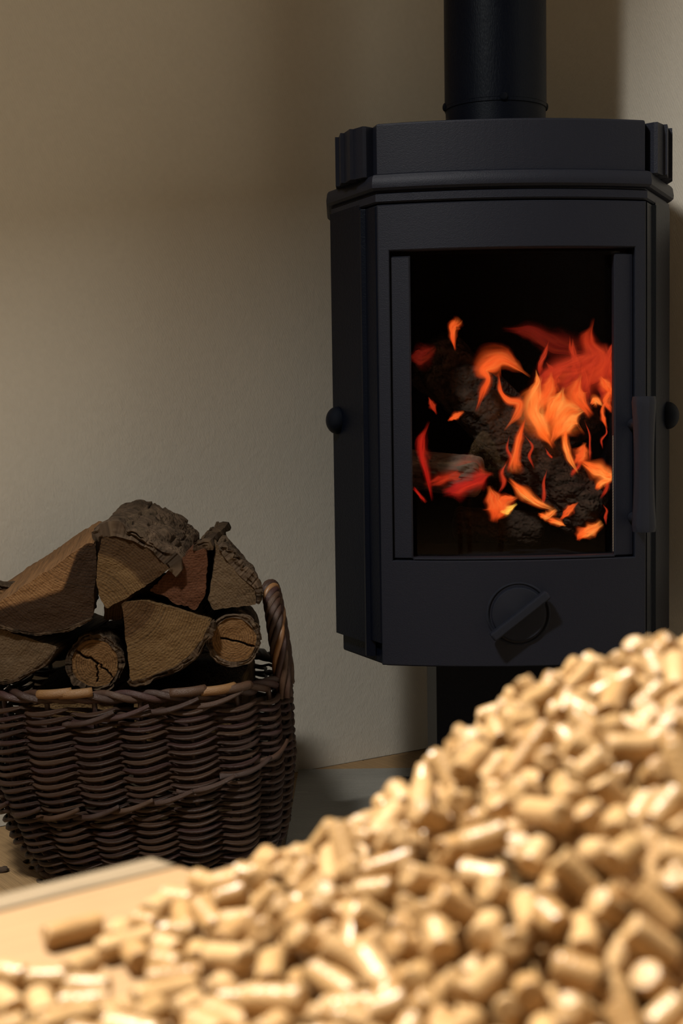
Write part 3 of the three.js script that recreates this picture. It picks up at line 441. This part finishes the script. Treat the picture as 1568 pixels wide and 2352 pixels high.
  const list = [
    ['mid', [[0.161, 0.683, 0.0012], [0.158, 0.702, 0.0037], [0.160, 0.714, 0.0067], [0.167, 0.721, 0.0055]]],
    ['mid', [[0.194, 0.605, 0.0024], [0.200, 0.625, 0.0043], [0.206, 0.640, 0.0049], [0.199, 0.652, 0.0104], [0.209, 0.663, 0.0135], [0.226, 0.668, 0.0110], [0.243, 0.658, 0.0067], [0.258, 0.648, 0.0018]]],
    ['mid', [[0.221, 0.639, 0.0018], [0.223, 0.622, 0.0024], [0.235, 0.609, 0.0043], [0.249, 0.606, 0.0049], [0.247, 0.591, 0.0043], [0.233, 0.574, 0.0012]]],
    ['mid', [[0.254, 0.580, 0.0018], [0.247, 0.554, 0.0043], [0.242, 0.530, 0.0061], [0.240, 0.513, 0.0092]]],
    ['hot', [[0.294, 0.548, 0.0031], [0.280, 0.569, 0.0122], [0.270, 0.591, 0.0159], [0.272, 0.615, 0.0122], [0.278, 0.634, 0.0024]]],
    ['hot', [[0.294, 0.552, 0.0031], [0.308, 0.575, 0.0135], [0.322, 0.590, 0.0159], [0.339, 0.594, 0.0037]]],
    ['hot', [[0.287, 0.578, 0.0098], [0.304, 0.605, 0.0122], [0.310, 0.623, 0.0024]]],
    ['mid', [[0.274, 0.600, 0.0086], [0.290, 0.624, 0.0110], [0.294, 0.644, 0.0031]]],
    ['red', [[0.311, 0.617, 0.0135], [0.339, 0.638, 0.0233], [0.359, 0.659, 0.0184], [0.349, 0.690, 0.0104], [0.355, 0.712, 0.0024]]],
    ['red', [[0.371, 0.601, 0.0086], [0.376, 0.638, 0.0147], [0.371, 0.680, 0.0061]]],
    ['deep', [[0.242, 0.711, 0.0031], [0.269, 0.708, 0.0080], [0.305, 0.692, 0.0122], [0.345, 0.681, 0.0135]]],
    ['red', [[0.272, 0.618, 0.0098], [0.302, 0.645, 0.0171], [0.339, 0.659, 0.0147], [0.363, 0.674, 0.0049]]],
    ['mid', [[0.345, 0.589, 0.0043], [0.326, 0.617, 0.0098], [0.334, 0.640, 0.0031]]],
    ['hot', [[0.349, 0.603, 0.0018], [0.356, 0.608, 0.0049], [0.365, 0.601, 0.0018]]],
    ['mid', [[0.378, 0.616, 0.0024], [0.369, 0.629, 0.0073], [0.363, 0.639, 0.0024]]],
    ['hot', [[0.312, 0.569, 0.0031], [0.315, 0.547, 0.0037], [0.319, 0.528, 0.0037], [0.329, 0.511, 0.0018]]],
    ['mid', [[0.326, 0.521, 0.0037], [0.337, 0.535, 0.0086], [0.340, 0.547, 0.0024]]],
    ['hot', [[0.338, 0.522, 0.0037], [0.359, 0.511, 0.0092], [0.375, 0.502, 0.0080], [0.382, 0.501, 0.0031]]],
    ['hot', [[0.355, 0.485, 0.0024], [0.363, 0.493, 0.0055], [0.377, 0.497, 0.0024]]],
    ['hot', [[0.238, 0.497, 0.0024], [0.255, 0.481, 0.0061], [0.271, 0.468, 0.0049], [0.291, 0.459, 0.0031]]],
    ['hot', [[0.276, 0.450, 0.002], [0.287, 0.4475, 0.0048], [0.298, 0.456, 0.003]]],
    ['hot', [[0.289, 0.443, 0.0031], [0.304, 0.438, 0.0031], [0.311, 0.434, 0.0012]]],
    ['mid', [[0.213, 0.443, 0.005], [0.217, 0.458, 0.0125], [0.212, 0.472, 0.008], [0.208, 0.487, 0.003]]],
    ['mid', [[0.219, 0.455, 0.0049], [0.231, 0.468, 0.0086], [0.244, 0.473, 0.0024]]],
    ['yellow', [[0.222, 0.455, 0.0018], [0.231, 0.456, 0.0049], [0.244, 0.464, 0.0018]]],
    ['red', [[0.124, 0.494, 0.0037], [0.151, 0.506, 0.0086], [0.181, 0.512, 0.0122], [0.207, 0.507, 0.0031]]],
    ['ember', [[0.145, 0.484, 0.0049], [0.164, 0.489, 0.0098], [0.191, 0.501, 0.0098], [0.205, 0.507, 0.0024]]],
    ['ember', [[0.125, 0.480, 0.0018], [0.120, 0.510, 0.0037], [0.113, 0.538, 0.0049], [0.113, 0.556, 0.0049], [0.120, 0.573, 0.0018]]],
    ['mid', [[0.152, 0.583, 0.0012], [0.161, 0.589, 0.0037], [0.171, 0.594, 0.0018]]],
    ['red', [[0.135, 0.593, 0.0012], [0.129, 0.605, 0.0037], [0.125, 0.614, 0.0012]]],
    ['hot', [[0.332, 0.419, 0.0031], [0.346, 0.426, 0.0067], [0.362, 0.436, 0.0043]]],
    ['mid', [[0.332, 0.413, 0.0024], [0.336, 0.423, 0.0061], [0.344, 0.431, 0.0018]]],
    ['ember', [[0.102, 0.489, 0.0018], [0.117, 0.470, 0.0024]]],
    ['mid', [[0.307, 0.443, 0.0018], [0.320, 0.455, 0.0043], [0.330, 0.464, 0.0012]]],
    ['deep', [[0.133, 0.507, 0.0061], [0.124, 0.526, 0.0086], [0.118, 0.544, 0.0049]]],
    ['deep', [[0.101, 0.672, 0.0049], [0.117, 0.675, 0.0135], [0.135, 0.684, 0.0061]]],
  ];
  const r = rng(9);
  // wisps that rise through the main flames
  for (let k = 0; k < 26; k++) {
    const big = k < 16, x0 = big ? lerp(0.265, 0.385, r()) : lerp(0.2, 0.37, r()), y0 = big ? lerp(0.55, 0.65, r()) : lerp(0.43, 0.56, r()), L = lerp(0.02, 0.055, r()), lean = (r() - 0.4) * 0.5, w = lerp(0.0022, 0.006, r()) * (big ? 1 : 0.6), kind = big ? (y0 > 0.61 ? 'red' : r() < 0.5 ? 'hot' : 'mid') : 'red', p = [];
    for (let j = 0; j < 4; j++) p.push([Math.min(0.384, x0 + lean * L * j / 3 + (r() - 0.5) * 0.01), y0 + L * j / 3, [0.5, 1, 0.75, 0.2][j] * w]);
    list.push([kind, p]);
  }
  list.forEach(([kind, pts], i) => {
    const far = kind === 'red' || kind === 'deep', z0 = (kind === 'deep' ? -2.03 : far ? -2.0 : -1.985) + (r() - 0.5) * 0.012;
    const ext = pts.map(([x, y], k) => V(x - 0.23, y - 0.41, z0 + 2.0 + (noise(k * 1.3, i, 4) - 0.5) * 0.016)), n = 36, cur = new THREE.CatmullRomCurve3(ext, false, 'centripetal');
    const first = cur.getPoint(0), last = cur.getPoint(1), t0 = cur.getTangent(0), t1 = cur.getTangent(1), len = cur.getLength(), lead = 0.12;
    const spot = (v) => v < 0 ? first.clone().addScaledVector(t0, v * len) : v > 1 ? last.clone().addScaledVector(t1, (v - 1) * len) : cur.getPoint(v);
    const width = (v) => { const q = clamp(v) * (pts.length - 1), a = Math.min(pts.length - 2, Math.floor(q)), f = q - a; return lerp(pts[a][2], pts[a + 1][2], f * f * (3 - 2 * f)) * (1 + 0.3 * (noise(v * 7 + 9, i, 8) - 0.5)); };
    const ribbon = (sc, sh, v0, v1, zo, sd, wave) => [1, -1].map((s) => sheet(14, n, (u, q) => {
      const v = lerp(v0, v1, q), c = spot(v), d = cur.getTangent(clamp(v)), px = d.y, py = -d.x, l = Math.hypot(px, py) || 1, w = width(v), k = u * 2 - 1, th = w * sc * 0.4 * (1 - k * k) * s, wv = (noise(q * 5, u * 2, sd + 30) - 0.5) * w * wave + sh * w;
      return [c.x + px / l * (k * w * sc + wv), c.y + py / l * (k * w * sc + wv), c.z + th + zo];
    }, (u, v) => [u, v]));
    const body = part(fire, 'flame', join([...ribbon(2.0, 0, -lead, 1 + lead, 0, i * 7, 0.6), ...ribbon(1.5, (r() - 0.5) * 0.6, -lead, 1 + lead, 0.004, i * 7 + 1, 0.8)]), kinds[kind][0]);
    const tongues = [...ribbon(1.25, 0, -lead, 1 + lead, 0.002, i * 7 + 2, 0.8)];
    for (let f = 0; f < 2; f++) tongues.push(...ribbon(0.55 + 0.3 * r(), (r() - 0.5) * 1.4, r() * 0.2 - lead, 1 + lead - r() * 0.3, (r() - 0.5) * 0.008, i * 7 + 3 + f, 0.9));
    part(body, 'flame_tongue', join(tongues), kinds[kind][1]);
  });
  const glow = new THREE.PointLight(new THREE.Color(1, 0.28, 0.06), 0.012, 0, 2); glow.position.set(0.27, 0.58, -1.965); glow.castShadow = true; glow.shadow.radius = 1.5; scene.add(glow);
}

// ---------------------------------------------------------------- low pine table under the pellets
const TOP = 0.46;
{
  const t = thing('pine_table', 'low table of bare pine planks under the wood pellets', 'table'); t.position.set(0.05, 0, -0.25);
  const lay = (pts, name, mat = boardMat) => { const g = prism(pts.map(([x, z]) => [x - 0.05, z + 0.25]), TOP - 0.024, TOP, 0.002), p = g.attributes.position, uv = g.attributes.uv; for (let i = 0; i < p.count; i++) { const x = p.getX(i), z = p.getZ(i); uv.setXY(i, x * 0.78 - z * 0.63, x * 0.63 + z * 0.78); } return part(t, name, g, mat); };
  lay([[-0.0615, -0.4418], [-0.0524, -0.4332], [-0.3309, -0.2082], [-0.34, -0.2168]].reverse(), 'edge_strip', edgeMat).userData.label = 'greyed narrow strip along the table edge';
  lay([[-0.0517, -0.4325], [-0.0432, -0.4245], [0.11, -0.27], [0.11, -0.06], [-0.16, -0.06], [-0.3302, -0.2075]].reverse(), 'plank');
  lay([[-0.0425, -0.4258], [0.03, -0.5], [0.36, -0.5], [0.36, -0.06], [0.1115, -0.06], [0.1115, -0.2712]].reverse(), 'plank');
  part(t, 'apron', boxM(-0.2, 0.26, 0.38, TOP - 0.024, -0.1, 0.13), boardMat);
  for (const [x, z] of [[-0.18, 0.1], [0.24, 0.1], [-0.06, -0.08], [0.24, -0.08]]) part(t, 'leg', boxM(x - 0.02, x + 0.02, 0, 0.4, z - 0.02, z + 0.02), boardMat);
}

// ---------------------------------------------------------------- wood pellets: dropped one by one, each to the lowest of a few spots
{
  const r = rng(2024), R = 0.00335, cells = new Map(), CELL = 0.012, list = [];
  const prof = [[0, 0.088], [0.03, 0.081], [0.054, 0.0715], [0.094, 0.0565], [0.127, 0.0345], [0.142, 0.0245], [0.17, 0.0145], [0.188, 0.0075], [0.2, 0.002], [0.25, -0.03]];
  const mound = (x, z) => { const d = Math.hypot(x - 0.14, z + 0.385) + 0.012 * (fbm(x * 40, z * 40, 3, 2) - 0.5) + 0.7 * Math.max(0, -0.375 - z) * smooth(0.06, -0.01, x); let i = 0; while (i < prof.length - 2 && d > prof[i + 1][0]) i++; return lerp(prof[i][1], prof[i + 1][1], (d - prof[i][0]) / (prof[i + 1][0] - prof[i][0])) - 0.004; };
  const keyOf = (x, z) => Math.floor(x / CELL) * 4096 + Math.floor(z / CELL);
  const balls = (L, yaw, tilt) => { const m = 2 + Math.ceil((L - 2 * R) / (R * 1.1)), o = []; for (let i = 0; i < m; i++) { const s = lerp(-L / 2 + R * 0.8, L / 2 - R * 0.8, i / (m - 1)); o.push([s * Math.cos(yaw) * Math.cos(tilt), s * Math.sin(tilt), s * Math.sin(yaw) * Math.cos(tilt)]); } return o; };
  const inside = (x, z) => {   // over the table planks
    if (x > 0.3 || z > -0.16 || x < -0.13) return false;
    const a = (x + 0.0615) * 0.63 + (z + 0.4418) * 0.78; if (x < -0.043) return a > 0.006 && (x + 0.0615) * -0.69 + (z + 0.4418) * 0.73 > 0.004;
    return z > -0.492 && (x + 0.0425) * 0.715 + (z + 0.4258) * 0.698 > 0.006;
  };
  const restY = (x, z, bs) => { let y = TOP + R; for (const b of bs) { y = Math.max(y, TOP + R - b[1]); const bx = x + b[0], bz = z + b[2], ci = Math.floor(bx / CELL), cj = Math.floor(bz / CELL); for (let i = -1; i <= 1; i++) for (let j = -1; j <= 1; j++) { const c = cells.get((ci + i) * 4096 + cj + j); if (!c) continue; for (const q of c) { const dx = bx - q[0], dz = bz - q[2], d2 = dx * dx + dz * dz, D = 4 * R * R * 0.9; if (d2 < D) { const t = q[1] + Math.sqrt(D - d2) - b[1]; if (t > y) y = t; } } } } return y; };
  const drop = (x, z, limit) => {
    const L = 0.0075 + 0.0105 * Math.pow(r(), 1.5); let best = null;
    for (let k = 0; k < 9; k++) { const xx = x + (r() - 0.5) * 0.014, zz = z + (r() - 0.5) * 0.014, yaw = r() * Math.PI, tilt = (r() - 0.5) * (limit > 0.012 ? 2.0 : limit > 0.005 ? 0.6 : 0.1); if (!inside(xx, zz)) continue; const bs = balls(L, yaw, tilt); if (bs.some((b) => !inside(xx + b[0], zz + b[2]))) continue; const y = restY(xx, zz, bs); if (!best || y < best.y) best = { x: xx, y, z: zz, yaw, tilt, L, bs }; }
    if (!best || best.y > TOP + Math.max(limit, 0.004)) return false;
    for (const b of best.bs) { const p = [best.x + b[0], best.y + b[1], best.z + b[2]], k = keyOf(p[0], p[2]); if (!cells.has(k)) cells.set(k, []); cells.get(k).push(p); }
    list.push(best); return true;
  };
  for (let i = 0; i < 16000; i++) { const x = lerp(-0.125, 0.29, r()), z = lerp(-0.495, -0.17, r()), h = mound(x, z); if (h > 0.002) drop(x, z, h); else if (r() < 0.2 * Math.pow(smooth(-0.135, -0.03, x - 0.9 * (-0.345 - z)), 2.6)) drop(x, z, 0.004); }
  // pick the 300 that show largest: a small picture of which pellet is in front
  camera.updateMatrixWorld(); camera.updateProjectionMatrix();
  const BW = 392, BH = 588, near = new Float32Array(BW * BH).fill(1e9), who = new Int32Array(BW * BH).fill(-1), inv = camera.matrixWorld.clone().invert(), fy = BH / 2 / Math.tan(camera.fov * Math.PI / 360), v = V(0, 0, 0);
  list.forEach((p, id) => p.bs.forEach((b) => { v.set(p.x + b[0], p.y + b[1], p.z + b[2]).applyMatrix4(inv); const d = -v.z, cx = BW / 2 + v.x / d * fy, cy = BH / 2 - v.y / d * fy, rad = R / d * fy; for (let y = Math.max(0, Math.floor(cy - rad)); y <= Math.min(BH - 1, cy + rad); y++) for (let x = Math.max(0, Math.floor(cx - rad)); x <= Math.min(BW - 1, cx + rad); x++) { if ((x - cx) ** 2 + (y - cy) ** 2 > rad * rad) continue; const k = y * BW + x; if (d < near[k]) { near[k] = d; who[k] = id; } } }));
  const seen = new Int32Array(list.length); who.forEach((w) => { if (w >= 0) seen[w]++; });
  const order = list.map((_, i) => i).sort((a, b) => seen[b] - seen[a]), chosen = new Set(order.slice(0, 300));
  console.log('pellets', list.length, 'in view', seen.filter((s) => s > 12).length);
  const shape = (seed) => {
    const n = 18, prof = [[0, -0.5], [0.6, -0.5], [0.9, -0.485], [1, -0.455], [1.0, -0.2], [0.985, 0.1], [1, 0.455], [0.88, 0.488], [0.5, 0.5], [0, 0.5]], g = new THREE.LatheGeometry(prof.map(([a, b]) => new THREE.Vector2(Math.max(a, 0.0001), b)), n), p = g.attributes.position;
    for (let i = 0; i < p.count; i++) { const x = p.getX(i), y = p.getY(i), z = p.getZ(i), a = noise(x * 1.6 + 9, z * 1.6 + 9, seed) - 0.5, b = noise(x * 2 + 5, y * 5, z * 2 + seed) - 0.5; p.setXYZ(i, x * (1 + 0.07 * b), y + (Math.abs(y) > 0.4 ? 0.1 * a : 0), z * (1 + 0.07 * b)); }
    g.computeVertexNormals(); return g;
  };
  const shapes = [1, 2, 3, 4].map((s) => shape(s * 13));
  const pelletTone = tex(128, 256, (u, v) => { const f = noise(u * 40, v * 6, 3, 40, 6), g = fbm(u * 12, v * 10, 5, 3, 12, 10), k = 0.84 + 0.16 * (f - 0.4) + 0.24 * (g - 0.5); return [k, k * 0.965, k * 0.9]; });
  const tones = [[0.50, 0.325, 0.158], [0.45, 0.288, 0.132], [0.55, 0.37, 0.19], [0.47, 0.305, 0.145], [0.41, 0.25, 0.108]];
  const mats = tones.map(([a, b, c]) => std({ color: lin(a, b, c), map: pelletTone, roughness: 0.34, specularIntensity: 0.9, bumpMap: rep(grainNoise, 0.15, 0.3), bumpScale: 0.0003 }));
  const tint = std({ color: 0xffffff, map: pelletTone, roughness: 0.34, specularIntensity: 0.9, bumpMap: rep(grainNoise, 0.15, 0.3), bumpScale: 0.0003 });
  const q = new THREE.Quaternion(), dir = V(0, 0, 0), up = V(0, 1, 0), rest = [[], [], [], []];
  list.forEach((p, id) => {
    dir.set(Math.cos(p.yaw) * Math.cos(p.tilt), Math.sin(p.tilt), Math.sin(p.yaw) * Math.cos(p.tilt)); q.setFromUnitVectors(up, dir); const k = id % 4, tone = Math.floor(hash(id, 7, 3) * 5), s = V(R, p.L, R);
    if (chosen.has(id)) { const m = single('wood_pellet', shapes[k], mats[tone], 'short pale-brown wood pellet lying loose in the heap on the table', 'wood pellet', 'wood pellets heaped on the pine table'); m.position.set(p.x, p.y, p.z); m.quaternion.copy(q); m.scale.copy(s); }
    else rest[0].push([new THREE.Matrix4().compose(V(p.x, p.y, p.z), q.clone(), s), tone]);
  });
  const im = shade(new THREE.InstancedMesh(shapes[0], tint, rest[0].length)); rest[0].forEach(([m, t], i) => { im.setMatrixAt(i, m); im.setColorAt(i, lin(...tones[t])); });
  im.name = 'wood_pellet_heap'; im.userData.kind = 'stuff'; scene.add(tag(im, 'deep heap of pale-brown wood pellets on the pine table', 'wood pellets'));
}

// ---------------------------------------------------------------- the lamp that lights the corner, hung from the ceiling above the frame
{
  const l = thing('panel_lamp', 'square black panel lamp with a white diffuser, hung from the ceiling', 'lamp'); l.position.copy(LAMP_AT); l.quaternion.setFromUnitVectors(V(0, 0, 1), LAMP_AIM);
  const h = LAMP_SIZE / 2;
  part(l, 'housing', new RoundedBoxGeometry(LAMP_SIZE + 0.03, LAMP_SIZE + 0.03, 0.03, 2, 0.006).translate(0, 0, -0.025), steel);
  part(l, 'diffuser', boxM(-h, h, -h, h, -0.009, -0.004), std({ color: lin(0.8, 0.8, 0.8), emissive: lin(1, 0.9, 0.74), emissiveIntensity: 2, roughness: 0.9 }));
  const top = l.worldToLocal(V(LAMP_AT.x - 0.02, RH, LAMP_AT.z - 0.01)); l.updateMatrixWorld(); const hook = l.worldToLocal(V(LAMP_AT.x - 0.02, RH, LAMP_AT.z - 0.01));
  part(l, 'rod', tube([V(0, 0, -0.03), hook.clone().multiplyScalar(0.5).add(V(0, 0, -0.015)), hook], 0.006, 10), steel);
}

renderer.render(scene, camera);
